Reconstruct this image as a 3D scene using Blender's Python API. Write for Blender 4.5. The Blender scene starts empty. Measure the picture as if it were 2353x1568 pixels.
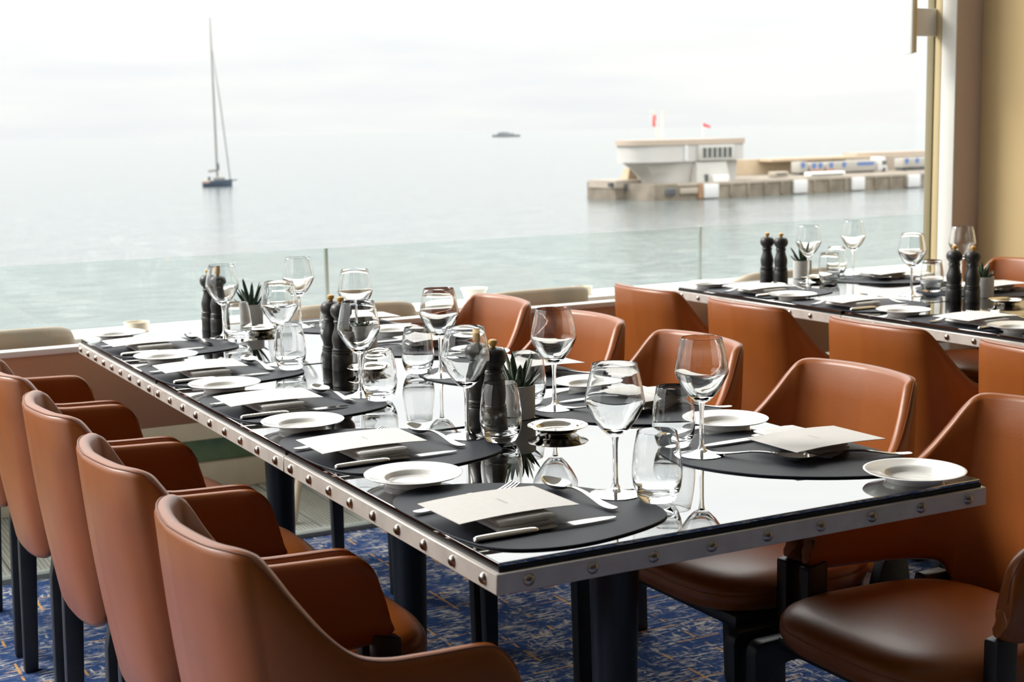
import bpy, bmesh, math, random
from mathutils import Vector, Matrix
random.seed(7)
S = bpy.context.scene
COL = S.collection
PI = math.pi

# ------------------------------------------------------------------ camera, sky, sun, exposure
cam_d = bpy.data.cameras.new('camera'); cam = bpy.data.objects.new('camera', cam_d); COL.objects.link(cam)
CR = ((0.88066003, -0.0839361, 0.46625384), (-0.47338338, -0.11726252, 0.87301642), (-0.01860349, -0.98954749, -0.14300237))
M = Matrix(((CR[0][0], -CR[0][1], -CR[0][2], -0.86425), (CR[1][0], -CR[1][1], -CR[1][2], -1.67524),
            (CR[2][0], -CR[2][1], -CR[2][2], 1.325), (0, 0, 0, 1)))
cam.matrix_world = M
cam_d.sensor_fit = 'HORIZONTAL'; cam_d.sensor_width = 36.0; cam_d.lens = 3350.0 / 2353.0 * 36.0
cam_d.clip_start = 0.05; cam_d.clip_end = 200000
cam_d.dof.use_dof = True; cam_d.dof.focus_distance = 2.75; cam_d.dof.aperture_fstop = 8.0
S.camera = cam

world = bpy.data.worlds.new('sky'); S.world = world; world.use_nodes = True
wn, wl = world.node_tree.nodes, world.node_tree.links
wn.clear()
w_out = wn.new('ShaderNodeOutputWorld'); w_bg = wn.new('ShaderNodeBackground')
w_tc = wn.new('ShaderNodeTexCoord'); w_sep = wn.new('ShaderNodeSeparateXYZ')
wl.new(w_tc.outputs['Generated'], w_sep.inputs[0])
w_ramp = wn.new('ShaderNodeValToRGB'); w_ramp.color_ramp.interpolation = 'EASE'
e = w_ramp.color_ramp.elements
e[0].position = 0.0; e[0].color = (0.234, 0.235, 0.236, 1)
e[1].position = 0.75; e[1].color = (1.0, 0.985, 0.96, 1)
k = e.new(0.05); k.color = (0.244, 0.245, 0.245, 1)
k = e.new(0.16); k.color = (0.38, 0.38, 0.38, 1)
wl.new(w_sep.outputs['Z'], w_ramp.inputs[0])
w_map = wn.new('ShaderNodeMapping'); w_map.inputs['Scale'].default_value = (3.0, 3.0, 22.0)
w_noise = wn.new('ShaderNodeTexNoise'); w_noise.inputs['Scale'].default_value = 1.6; w_noise.inputs['Detail'].default_value = 5
wl.new(w_tc.outputs['Generated'], w_map.inputs[0]); wl.new(w_map.outputs[0], w_noise.inputs['Vector'])
w_cr = wn.new('ShaderNodeValToRGB')
w_cr.color_ramp.elements[0].position = 0.36; w_cr.color_ramp.elements[0].color = (0.94, 0.955, 0.975, 1)
w_cr.color_ramp.elements[1].position = 0.58; w_cr.color_ramp.elements[1].color = (1.03, 1.03, 1.02, 1)
wl.new(w_noise.outputs[0], w_cr.inputs[0])
w_mul = wn.new('ShaderNodeMixRGB'); w_mul.blend_type = 'MULTIPLY'; w_mul.inputs[0].default_value = 1.0
wl.new(w_ramp.outputs[0], w_mul.inputs[1]); wl.new(w_cr.outputs[0], w_mul.inputs[2])
wl.new(w_mul.outputs[0], w_bg.inputs[0]); w_bg.inputs[1].default_value = 4.4
wl.new(w_bg.outputs[0], w_out.inputs[0])

sun_d = bpy.data.lights.new('hazy_sun', 'SUN'); sun_d.energy = 3.7; sun_d.angle = math.radians(24); sun_d.color = (1.0, 0.955, 0.90)
sun = bpy.data.objects.new('hazy_sun', sun_d); COL.objects.link(sun)
sun.rotation_euler = Vector((0.62, -0.62, -0.62)).to_track_quat('-Z', 'Y').to_euler()   # light travels from the sea side, from the left

S.view_settings.view_transform = 'Standard'; S.view_settings.look = 'None'
S.view_settings.gamma = 1.0; S.view_settings.use_curve_mapping = False
S.view_settings.exposure = 0.0
cy = S.cycles
cy.max_bounces = 14; cy.transmission_bounces = 14; cy.transparent_max_bounces = 24; cy.glossy_bounces = 6; cy.diffuse_bounces = 5
cy.caustics_reflective = True; cy.caustics_refractive = True; cy.blur_glossy = 0.4; cy.sample_clamp_indirect = 6.0

# ------------------------------------------------------------------ materials
def new_mat(name):
    m = bpy.data.materials.new(name); m.use_nodes = True
    return m, m.node_tree.nodes, m.node_tree.links, m.node_tree.nodes['Principled BSDF']
def mat(name, col, rough=0.5, metal=0.0, spec=0.5, noise=0.0, nscale=40.0, bump=0.0, bscale=200.0, coat=0.0, ior=1.5):
    m, n, l, p = new_mat(name)
    p.inputs['Base Color'].default_value = (*col, 1); p.inputs['Roughness'].default_value = rough
    p.inputs['Metallic'].default_value = metal; p.inputs['Specular IOR Level'].default_value = spec
    p.inputs['IOR'].default_value = ior; p.inputs['Coat Weight'].default_value = coat; p.inputs['Coat Roughness'].default_value = 0.28 if coat == 0.30 else 0.12
    tc = n.new('ShaderNodeTexCoord')
    if noise:
        t = n.new('ShaderNodeTexNoise'); t.inputs['Scale'].default_value = nscale; t.inputs['Detail'].default_value = 4
        l.new(tc.outputs['Object'], t.inputs['Vector'])
        r = n.new('ShaderNodeValToRGB')
        r.color_ramp.elements[0].position = 0.3; r.color_ramp.elements[0].color = tuple(c * (1 - noise) for c in col) + (1,)
        r.color_ramp.elements[1].position = 0.7; r.color_ramp.elements[1].color = tuple(min(1, c * (1 + noise)) for c in col) + (1,)
        l.new(t.outputs[0], r.inputs[0]); l.new(r.outputs[0], p.inputs['Base Color'])
    if bump:
        t = n.new('ShaderNodeTexNoise'); t.inputs['Scale'].default_value = bscale; t.inputs['Detail'].default_value = 3
        l.new(tc.outputs['Object'], t.inputs['Vector'])
        b = n.new('ShaderNodeBump'); b.inputs['Strength'].default_value = bump; b.inputs['Distance'].default_value = 0.002
        l.new(t.outputs[0], b.inputs['Height']); l.new(b.outputs[0], p.inputs['Normal'])
    return m
def thin_pane(name, tint, refl):
    m, n, l, p = new_mat(name); n.remove(p)
    o = n['Material Output']; tr = n.new('ShaderNodeBsdfTransparent'); gl = n.new('ShaderNodeBsdfGlossy'); mx = n.new('ShaderNodeMixShader')
    tr.inputs[0].default_value = (*tint, 1); gl.inputs['Roughness'].default_value = 0.0
    fr = n.new('ShaderNodeFresnel'); geo = n.new('ShaderNodeNewGeometry'); mr = n.new('ShaderNodeMapRange')     # both faces of the slab reflect alike
    mr.inputs['To Min'].default_value = refl; mr.inputs['To Max'].default_value = 1.0 / refl
    l.new(geo.outputs['Backfacing'], mr.inputs['Value']); l.new(mr.outputs[0], fr.inputs[0])
    l.new(fr.outputs[0], mx.inputs[0]); l.new(tr.outputs[0], mx.inputs[1]); l.new(gl.outputs[0], mx.inputs[2]); l.new(mx.outputs[0], o.inputs[0])
    return m
def glass_mat(name):
    m, n, l, p = new_mat(name); n.remove(p)
    g = n.new('ShaderNodeBsdfGlass'); g.inputs['Roughness'].default_value = 0.0; g.inputs['IOR'].default_value = 1.5
    g.inputs['Color'].default_value = (0.985, 0.99, 0.99, 1)
    l.new(g.outputs[0], n['Material Output'].inputs[0]); return m

LEATHER = mat('tan_leather', (0.30, 0.080, 0.011), rough=0.38, spec=0.38, noise=0.10, nscale=6, bump=0.12, bscale=420, coat=0.30)
SEAM = mat('leather_seam', (0.20, 0.06, 0.02), rough=0.5)
BLACKWOOD = mat('black_stained_wood', (0.012, 0.014, 0.017), rough=0.42, noise=0.25, nscale=30)
PEDESTAL = mat('blue_black_powder_coat', (0.010, 0.015, 0.022), rough=0.35)
STEEL = mat('brushed_steel_band', (0.70, 0.65, 0.60), rough=0.36, metal=0.35, noise=0.10, nscale=25, bump=0.05)
RIVET = mat('dull_rivet_steel', (0.42, 0.38, 0.34), rough=0.28, metal=1.0)
CUTLERY = mat('polished_cutlery', (0.86, 0.83, 0.78), rough=0.10, metal=1.0)
SILVER = mat('silver_dish', (0.88, 0.84, 0.76), rough=0.08, metal=1.0)
CHINA = mat('white_china', (0.86, 0.85, 0.82), rough=0.12, spec=0.5, coat=0.4)
PAPER = mat('menu_paper', (0.76, 0.735, 0.71), rough=0.85, noise=0.02, nscale=80)
INK = mat('grey_ink', (0.52, 0.50, 0.49), rough=0.9)
LINEN = mat('white_linen', (0.90, 0.87, 0.83), rough=0.9, bump=0.25, bscale=900)
LINEN.node_tree.nodes['Principled BSDF'].inputs['Subsurface Weight'].default_value = 0.6
LINEN.node_tree.nodes['Principled BSDF'].inputs['Subsurface Radius'].default_value = (0.03, 0.027, 0.024)
LINEN.node_tree.nodes['Principled BSDF'].inputs['Subsurface Scale'].default_value = 1.0
MATTE = mat('dark_leather_mat', (0.014, 0.017, 0.026), rough=0.50, spec=0.22, noise=0.12, nscale=20, bump=0.15, bscale=700)
MILL = mat('black_mill_wood', (0.020, 0.019, 0.018), rough=0.38, noise=0.4, nscale=60)
KNOB = mat('boxwood_knob', (0.62, 0.36, 0.09), rough=0.35)
POT = mat('grey_cement_pot', (0.55, 0.54, 0.52), rough=0.8, noise=0.06, nscale=90, bump=0.1)
SOIL = mat('dark_soil', (0.03, 0.022, 0.015), rough=1.0, bump=0.8, bscale=300)
LEAF = mat('succulent_green', (0.030, 0.060, 0.028), rough=0.38, noise=0.35, nscale=90)
GLASS = glass_mat('clear_crystal')
WPANE = thin_pane('window_glass', (0.985, 0.99, 0.985), 1.45)
BPANE = thin_pane('teal_balustrade_glass', (0.93, 0.963, 0.950), 1.25)
GREENGLASS = mat('dark_green_glass', (0.13, 0.23, 0.14), rough=0.15, noise=0.2, nscale=6)
GASKET = mat('grey_gasket', (0.30, 0.34, 0.32), rough=0.5)
TAUPE = mat('taupe_panel', (0.52, 0.31, 0.19), rough=0.42)
WHITEPAINT = mat('white_paint', (0.82, 0.81, 0.77), rough=0.4)
PILLAR = mat('taupe_pillar_paint', (0.62, 0.51, 0.45), rough=0.7)
OLIVE = mat('olive_frame_paint', (0.20, 0.165, 0.085), rough=0.5)
CREAMFRAME = mat('yellow_cream_paint', (0.66, 0.53, 0.30), rough=0.5)
WALLBEIGE = mat('beige_wall', (0.58, 0.43, 0.22), rough=0.85, bump=0.05, bscale=300)
PALEWALL = mat('pale_wall', (0.34, 0.29, 0.23), rough=0.85)
CEIL = mat('ceiling_paint', (0.72, 0.69, 0.64), rough=0.9)
CREAM = mat('cream_outdoor_shell', (0.30, 0.255, 0.185), rough=0.55, bump=0.2, bscale=250)
CREAMLEG = mat('cream_lacquer', (0.72, 0.62, 0.46), rough=0.45)
PARAPET = mat('cream_parapet', (0.62, 0.58, 0.47), rough=0.7, noise=0.05, nscale=10)
TIN = mat('pale_tin', (0.74, 0.68, 0.56), rough=0.35, metal=0.3)
BOWLW = mat('white_bowl_glaze', (0.82, 0.83, 0.78), rough=0.3)

def table_glass():
    m, n, l, p = new_mat('black_mirror_glass')
    p.inputs['Base Color'].default_value = (0.41, 0.415, 0.42, 1); p.inputs['Metallic'].default_value = 1.0
    p.inputs['Roughness'].default_value = 0.0
    return m
TGLASS = table_glass()
TEDGE = mat('black_glass_edge', (0.012, 0.013, 0.015), rough=0.35, spec=0.3)

def carpet_mat():
    m, n, l, p = new_mat('blue_fleck_carpet')
    p.inputs['Roughness'].default_value = 0.95; p.inputs['Specular IOR Level'].default_value = 0.1
    tc = n.new('ShaderNodeTexCoord')
    def noise(scale, sx, sy, det=3, loc=0):
        mp = n.new('ShaderNodeMapping'); mp.inputs['Scale'].default_value = (sx, sy, 1); mp.inputs['Location'].default_value = (loc, loc * 1.7, 0)
        t = n.new('ShaderNodeTexNoise'); t.inputs['Scale'].default_value = scale; t.inputs['Detail'].default_value = det; t.inputs['Roughness'].default_value = 0.65
        l.new(tc.outputs['Object'], mp.inputs[0]); l.new(mp.outputs[0], t.inputs['Vector']); return t.outputs[0]
    def math_(op, a, b=None):
        q = n.new('ShaderNodeMath'); q.operation = op
        for i, v in enumerate((a, b)):
            if v is None: continue
            if isinstance(v, (int, float)): q.inputs[i].default_value = v
            else: l.new(v, q.inputs[i])
        return q.outputs[0]
    def ramp(v, a, b):
        r = n.new('ShaderNodeMapRange'); r.inputs['From Min'].default_value = a; r.inputs['From Max'].default_value = b
        l.new(v, r.inputs['Value']); return r.outputs[0]
    streak = ramp(noise(1.0, 24, 105, 4), 0.505, 0.555)
    patch = ramp(noise(1.0, 9, 14, 3, 3.1), 0.42, 0.58)
    fleck = math_('MULTIPLY', streak, patch)
    cross = math_('MULTIPLY', ramp(noise(1.0, 62, 20, 4, 8.3), 0.55, 0.60), ramp(noise(1.0, 7, 10, 2, 5.0), 0.44, 0.60))
    cream = math_('MAXIMUM', fleck, cross)
    sep = n.new('ShaderNodeSeparateXYZ'); l.new(tc.outputs['Object'], sep.inputs[0])
    def line(axis, period, width, off):
        f = math_('FRACT', math_('ADD', math_('DIVIDE', sep.outputs[axis], period), off))
        return math_('LESS_THAN', f, width / period)
    ly = math_('MULTIPLY', line('X', 0.145, 0.0065, 0.2), ramp(noise(1.0, 7, 9, 1, 12), 0.50, 0.53))
    lx = math_('MULTIPLY', line('Y', 0.115, 0.0045, 0.4), ramp(noise(1.0, 5, 9, 2, 21), 0.52, 0.56))
    lines = math_('MULTIPLY', math_('MAXIMUM', ly, lx), ramp(noise(1.0, 160, 160, 2), 0.36, 0.46))
    base = n.new('ShaderNodeMixRGB'); base.inputs[1].default_value = (0.022, 0.055, 0.165, 1); base.inputs[2].default_value = (0.050, 0.110, 0.30, 1)
    l.new(ramp(noise(1.0, 60, 160, 3, 2), 0.35, 0.65), base.inputs[0])
    m1 = n.new('ShaderNodeMixRGB'); m1.inputs[2].default_value = (0.60, 0.59, 0.57, 1); l.new(cream, m1.inputs[0]); l.new(base.outputs[0], m1.inputs[1])
    m2 = n.new('ShaderNodeMixRGB'); m2.inputs[2].default_value = (0.75, 0.42, 0.13, 1); l.new(lines, m2.inputs[0]); l.new(m1.outputs[0], m2.inputs[1])
    l.new(m2.outputs[0], p.inputs['Base Color'])
    b = n.new('ShaderNodeBump'); b.inputs['Strength'].default_value = 0.5; b.inputs['Distance'].default_value = 0.003
    l.new(noise(1.0, 500, 500, 2), b.inputs['Height']); l.new(b.outputs[0], p.inputs['Normal'])
    return m
CARPET = carpet_mat()

def deck_mat():
    m, n, l, p = new_mat('weathered_deck'); p.inputs['Roughness'].default_value = 0.75
    tc = n.new('ShaderNodeTexCoord')
    w = n.new('ShaderNodeTexWave'); w.wave_type = 'BANDS'; w.bands_direction = 'X'; w.inputs['Scale'].default_value = 24.0; w.inputs['Distortion'].default_value = 0.2
    l.new(tc.outputs['Object'], w.inputs['Vector'])
    t = n.new('ShaderNodeTexNoise'); t.inputs['Scale'].default_value = 4.0; t.inputs['Detail'].default_value = 5
    l.new(tc.outputs['Object'], t.inputs['Vector'])
    c1 = n.new('ShaderNodeMixRGB'); c1.inputs[1].default_value = (0.30, 0.32, 0.28, 1); c1.inputs[2].default_value = (0.46, 0.47, 0.41, 1); l.new(t.outputs[0], c1.inputs[0])
    c2 = n.new('ShaderNodeMixRGB'); c2.blend_type = 'MULTIPLY'; c2.inputs[0].default_value = 0.35; l.new(c1.outputs[0], c2.inputs[1]); l.new(w.outputs[0], c2.inputs[2])
    l.new(c2.outputs[0], p.inputs['Base Color'])
    b = n.new('ShaderNodeBump'); b.inputs['Strength'].default_value = 0.6; b.inputs['Distance'].default_value = 0.004
    l.new(w.outputs[0], b.inputs['Height']); l.new(b.outputs[0], p.inputs['Normal'])
    return m
DECK = deck_mat()

def sea_mat():
    m, n, l, p = new_mat('sea_water')
    p.inputs['Base Color'].default_value = (0.40, 0.46, 0.46, 1); p.inputs['Roughness'].default_value = 0.14; p.inputs['IOR'].default_value = 1.33
    tc = n.new('ShaderNodeTexCoord')
    def ns(sx, sy, det):
        mp = n.new('ShaderNodeMapping'); mp.inputs['Scale'].default_value = (sx, sy, 1); mp.inputs['Rotation'].default_value = (0, 0, math.radians(28))
        t = n.new('ShaderNodeTexNoise'); t.inputs['Scale'].default_value = 1.0; t.inputs['Detail'].default_value = det
        l.new(tc.outputs['Object'], mp.inputs[0]); l.new(mp.outputs[0], t.inputs['Vector']); return t.outputs[0]
    a = ns(0.30, 0.55, 5); c = ns(0.020, 0.05, 3)
    add = n.new('ShaderNodeMath'); add.operation = 'ADD'; l.new(a, add.inputs[0]); l.new(c, add.inputs[1])
    b = n.new('ShaderNodeBump'); b.inputs['Strength'].default_value = 0.42; b.inputs['Distance'].default_value = 0.6
    l.new(add.outputs[0], b.inputs['Height']); l.new(b.outputs[0], p.inputs['Normal'])
    r = n.new('ShaderNodeValToRGB'); r.color_ramp.elements[0].position = 0.35; r.color_ramp.elements[0].color = (0.07, 0.09, 0.095, 1)
    r.color_ramp.elements[1].position = 0.7; r.color_ramp.elements[1].color = (0.13, 0.15, 0.15, 1)
    l.new(a, r.inputs[0]); l.new(r.outputs[0], p.inputs['Base Color'])
    return m
SEA = sea_mat()

# ------------------------------------------------------------------ mesh helpers
class MB:
    def __init__(s): s.v = []; s.f = []; s.mi = []
    def add(s, vs, fs, mi=0):
        o = len(s.v); s.v += [tuple(x) for x in vs]; s.f += [tuple(i + o for i in f) for f in fs]; s.mi += [mi] * len(fs); return s
    def box(s, x0, x1, y0, y1, z0, z1, mi=0):
        return s.add([(x0,y0,z0),(x1,y0,z0),(x1,y1,z0),(x0,y1,z0),(x0,y0,z1),(x1,y0,z1),(x1,y1,z1),(x0,y1,z1)],
                     [(0,3,2,1),(4,5,6,7),(0,1,5,4),(1,2,6,5),(2,3,7,6),(3,0,4,7)], mi)
    def loft(s, rings, closed=False, cap=True, mi=0):
        n = len(rings[0]); vs = [p for r in rings for p in r]; fs = []
        R = len(rings)
        for i in range(R if closed else R - 1):
            a = i * n; b = ((i + 1) % R) * n
            for j in range(n):
                k = (j + 1) % n; fs.append((a + j, a + k, b + k, b + j))
        if cap and not closed:
            fs.append(tuple(range(n - 1, -1, -1))); fs.append(tuple((R - 1) * n + j for j in range(n)))
        return s.add(vs, fs, mi)
    def lathe(s, prof, n=32, c=(0, 0, 0), mi=0, closed=False):
        rings = []
        vs = []; fs = []; idx = []
        for r, z in prof:
            if r < 1e-6: idx.append([len(vs)]); vs.append((c[0], c[1], c[2] + z))
            else:
                idx.append(list(range(len(vs), len(vs) + n)))
                vs += [(c[0] + r * math.cos(2 * PI * j / n), c[1] + r * math.sin(2 * PI * j / n), c[2] + z) for j in range(n)]
        for a, b in zip(idx, idx[1:] + ([idx[0]] if closed else [])):
            for j in range(n):
                k = (j + 1) % n
                if len(a) == 1 and len(b) == 1: continue
                if len(a) == 1: fs.append((a[0], b[k], b[j]))
                elif len(b) == 1: fs.append((a[j], a[k], b[0]))
                else: fs.append((a[j], a[k], b[k], b[j]))
        return s.add(vs, fs, mi)
    def tube(s, pts, r, n=8, mi=0):
        pts = [Vector(p) for p in pts]; rings = []
        rr = r if isinstance(r, (list, tuple)) else [r] * len(pts)
        up = Vector((0, 0, 1))
        for i, p in enumerate(pts):
            t = (pts[min(i + 1, len(pts) - 1)] - pts[max(i - 1, 0)]).normalized()
            a = t.cross(up if abs(t.z) < 0.95 else Vector((1, 0, 0))).normalized(); b = a.cross(t)
            rings.append([p + (a * math.cos(2 * PI * j / n) + b * math.sin(2 * PI * j / n)) * rr[i] for j in range(n)])
        return s.loft(rings, mi=mi)
    def prism(s, outline, z0, z1, mi=0):
        n = len(outline)
        return s.add([(x, y, z0) for x, y in outline] + [(x, y, z1) for x, y in outline],
                     [tuple(range(n - 1, -1, -1)), tuple(range(n, 2 * n))] + [(j, (j + 1) % n, n + (j + 1) % n, n + j) for j in range(n)], mi)
    def mesh(s, name, mats, smooth=40, bevel=0, seg=2):
        me = bpy.data.meshes.new(name); me.from_pydata(s.v, [], s.f)
        for m in (mats if isinstance(mats, (list, tuple)) else [mats]): me.materials.append(m)
        if any(s.mi): me.polygons.foreach_set('material_index', s.mi)
        bm = bmesh.new(); bm.from_mesh(me)
        bmesh.ops.recalc_face_normals(bm, faces=bm.faces)
        if bevel:
            bmesh.ops.bevel(bm, geom=[e for e in bm.edges if e.calc_face_angle(0) > 0.6], offset=bevel, segments=seg, affect='EDGES', profile=0.5, clamp_overlap=True)
        bm.to_mesh(me); bm.free()
        if smooth:
            me.polygons.foreach_set('use_smooth', [True] * len(me.polygons)); me.set_sharp_from_angle(angle=math.radians(smooth))
        me.update(); return me
    def build(s, name, mats, parent=None, **kw):
        return link(name, s.mesh(name, mats, **kw), parent)
def link(name, me, parent=None, loc=(0, 0, 0), rz=0.0):
    o = bpy.data.objects.new(name, me); COL.objects.link(o); o.location = loc; o.rotation_euler = (0, 0, rz)
    if parent: o.parent = parent
    return o
def tag(o, label=None, cat=None, group=None, kind=None):
    if label: o['label'] = label
    if cat: o['category'] = cat
    if group: o['group'] = group
    if kind: o['kind'] = kind
    return o
def empty(name, loc=(0, 0, 0), rz=0.0):
    return link(name, None, None, loc, rz)
def copy_tree(o, parent=None):
    c = o.copy(); COL.objects.link(c); c.parent = parent
    for ch in list(o.children): copy_tree(ch, c)
    return c
used = set()
def place(proto, loc, rz=0.0, label=None, cat=None, group=None):
    """first call moves the prototype itself, later calls copy it with all its parts"""
    if proto.name in used: o = copy_tree(proto)
    else: used.add(proto.name); o = proto
    o.location = loc; o.rotation_euler = (0, 0, rz)
    return tag(o, label, cat, group)
def catmull(P, per, closed=False):
    out = []; n = len(P); D = len(P[0])
    for i in range(n if closed else n - 1):
        p = [P[(i + d) % n] if closed else P[min(max(i + d, 0), n - 1)] for d in (-1, 0, 1, 2)]
        for k in range(per):
            t = k / per
            out.append(tuple(0.5 * (2 * p[1][d] + (p[2][d] - p[0][d]) * t + (2 * p[0][d] - 5 * p[1][d] + 4 * p[2][d] - p[3][d]) * t * t
                             + (3 * p[1][d] - p[0][d] - 3 * p[2][d] + p[3][d]) * t ** 3) for d in range(D)))
    if not closed: out.append(tuple(P[-1]))
    return out
def struct(name, mb, mats, parent=None, **kw):
    o = mb.build(name, mats, parent, **kw)
    if not parent: o['kind'] = 'structure'
    return o

# ------------------------------------------------------------------ setting: room
WY = 2.79          # window plane
struct('floor', MB().box(-3.4, 3.65, -9.0, WY, -0.15, 0.0), CARPET, smooth=0)
struct('ceiling', MB().box(-3.5, 3.9, -9.1, 2.95, 4.3, 4.5), CEIL, smooth=0)
struct('wall_right', MB().box(3.65, 3.85, -9.0, 2.70, 0.0, 4.3), WALLBEIGE, smooth=0)
struct('wall_front', MB().box(-3.4, 3.65, -9.2, -9.0, 0.0, 4.3), PALEWALL, smooth=0)
pil = struct('trim_1', MB().box(3.514, 3.85, 2.70, 2.782, 0.0, 4.3), PILLAR, bevel=0.003)
for nm, x0, y0, y1, m in (('jamb_face', 3.506, 2.702, 2.780, WHITEPAINT), ('frame_strip', 3.506, 2.782, 2.817, CREAMFRAME), ('frame_strip', 3.500, 2.819, 2.856, OLIVE)):
    MB().box(x0, 3.514 if y0 < 2.75 else 3.6, y0, y1, 0.0, 4.3).build(nm, m, pil, bevel=0.002)
# window wall facing the sea: rail, closed panel, panes above and below
win = struct('window_1', MB().box(-3.4, 3.506, WY - 0.005, WY + 0.05, 0.686, 0.704), WHITEPAINT, bevel=0.002)
MB().box(-3.4, 3.506, WY, WY + 0.04, 0.428, 0.686).build('panel', TAUPE, win, smooth=0)
MB().box(-3.4, 3.506, WY + 0.02, WY + 0.026, 0.704, 4.25).build('pane', WPANE, win, smooth=0)
MB().box(-3.4, 3.506, WY + 0.02, WY + 0.026, 0.015, 0.428).build('pane', WPANE, win, smooth=0)
MB().box(-3.4, 3.506, WY + 0.0, WY + 0.05, 0.0, 0.015).build('threshold', GASKET, win, smooth=0)
MB().box(-3.4, 3.506, WY + 0.0, WY + 0.05, 4.25, 4.3).build('head_rail', OLIVE, win, smooth=0)
# glazed wall on the left of the room, out of frame
struct('wall_left', MB().box(-3.45, -3.38, -9.0, 0.10, 0.0, 4.3), PALEWALL, smooth=0)
win2 = struct('window_2', MB().box(-3.45, -3.38, 0.10, WY, 0.0, 0.06), OLIVE, smooth=0)
MB().box(-3.45, -3.38, 0.10, WY, 4.2, 4.3).build('head_rail', OLIVE, win2, smooth=0)
for y in (0.10, 0.98, 1.86, 2.74):
    MB().box(-3.45, -3.38, y, y + 0.05, 0.06, 4.2).build('mullion', OLIVE, win2, smooth=0)
MB().box(-3.42, -3.414, 0.10, WY, 0.06, 4.2).build('pane', WPANE, win2, smooth=0)
# pull handle at the window jamb
hd = empty('pull_handle', (3.365, 2.83, 1.6))
tag(hd, 'white bar pull handle on the window frame, top right', 'handle')
MB().box(0.0, 0.012, -0.03, 0.03, 0.0, 0.55).build('bar', WHITEPAINT, hd, bevel=0.003)
MB().box(0.012, 0.030, -0.027, 0.027, 0.004, 0.54).build('bar_edge', CREAMFRAME, hd, bevel=0.003)
for z in (0.07, 0.40):
    MB().box(0.02, 0.140, -0.022, -0.012, z, z + 0.11).build('bracket', WHITEPAINT, hd, bevel=0.003)

# ------------------------------------------------------------------ setting: terrace and sea
terr = struct('floor_terrace', MB().box(-3.4, 6.5, WY + 0.05, 3.85, -0.2, -0.025), GASKET, smooth=0)
pm = MB().box(-0.07, 0.07, WY + 0.05, 3.66, -0.022, 0.0).mesh('plank', DECK, bevel=0.003, seg=1)
x = -3.3
while x < 6.4:
    link('plank', pm, terr, (x, 0, 0)); x += 0.145
par = struct('wall_terrace', MB().box(-3.4, 6.5, 3.60, 3.70, 0.0, 0.11), PARAPET, bevel=0.004)
MB().box(-3.4, 6.5, 3.62, 3.66, 0.105, 0.215).build('glass_strip', GREENGLASS, par, smooth=0)
MB().box(-3.4, 6.5, 3.52, 3.66, 0.215, 0.575).build('parapet_panel', PARAPET, par, bevel=0.004)
MB().box(-3.4, 6.5, 3.44, 3.68, 0.587, 0.640).build('ledge', WHITEPAINT, par, bevel=0.004)
rv = MB().lathe([(0.0, 0.0065), (0.004, 0.006), (0.0075, 0.0035), (0.009, 0.0)], 12).mesh('rivet', RIVET)
for i in range(52):
    o = link('rivet', rv, par, (-0.6 + i * 0.1, 3.44, 0.613)); o.rotation_euler = (PI / 2, 0, 0)
# balustrade glass
bal = empty('glass_balustrade', (0, 3.70, 0.60))
tag(bal, 'teal tinted glass balustrade along the terrace edge above the sea', 'balustrade')
xs = [-4.44 + 1.786 * i - 0.005 for i in range(7)]
xs = [1.186 + 1.786 * (i - 3) for i in range(7)]
for a, b in zip(xs, xs[1:]):
    MB().box(a + 0.006, b - 0.006, -0.006, 0.006, 0.0, 0.282).build('pane', BPANE, bal, smooth=0)
for a in xs[1:-1]:
    MB().box(a - 0.006, a + 0.006, -0.008, 0.008, 0.0, 0.282).build('joint_strip', GASKET, bal, smooth=0)
bal.location.z = 0.60
struct('sea', MB().add([(-60000, -20000, -14.7), (60000, -20000, -14.7), (60000, 90000, -14.7), (-60000, 90000, -14.7)], [(0, 1, 2, 3)]), SEA, smooth=0)

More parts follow.
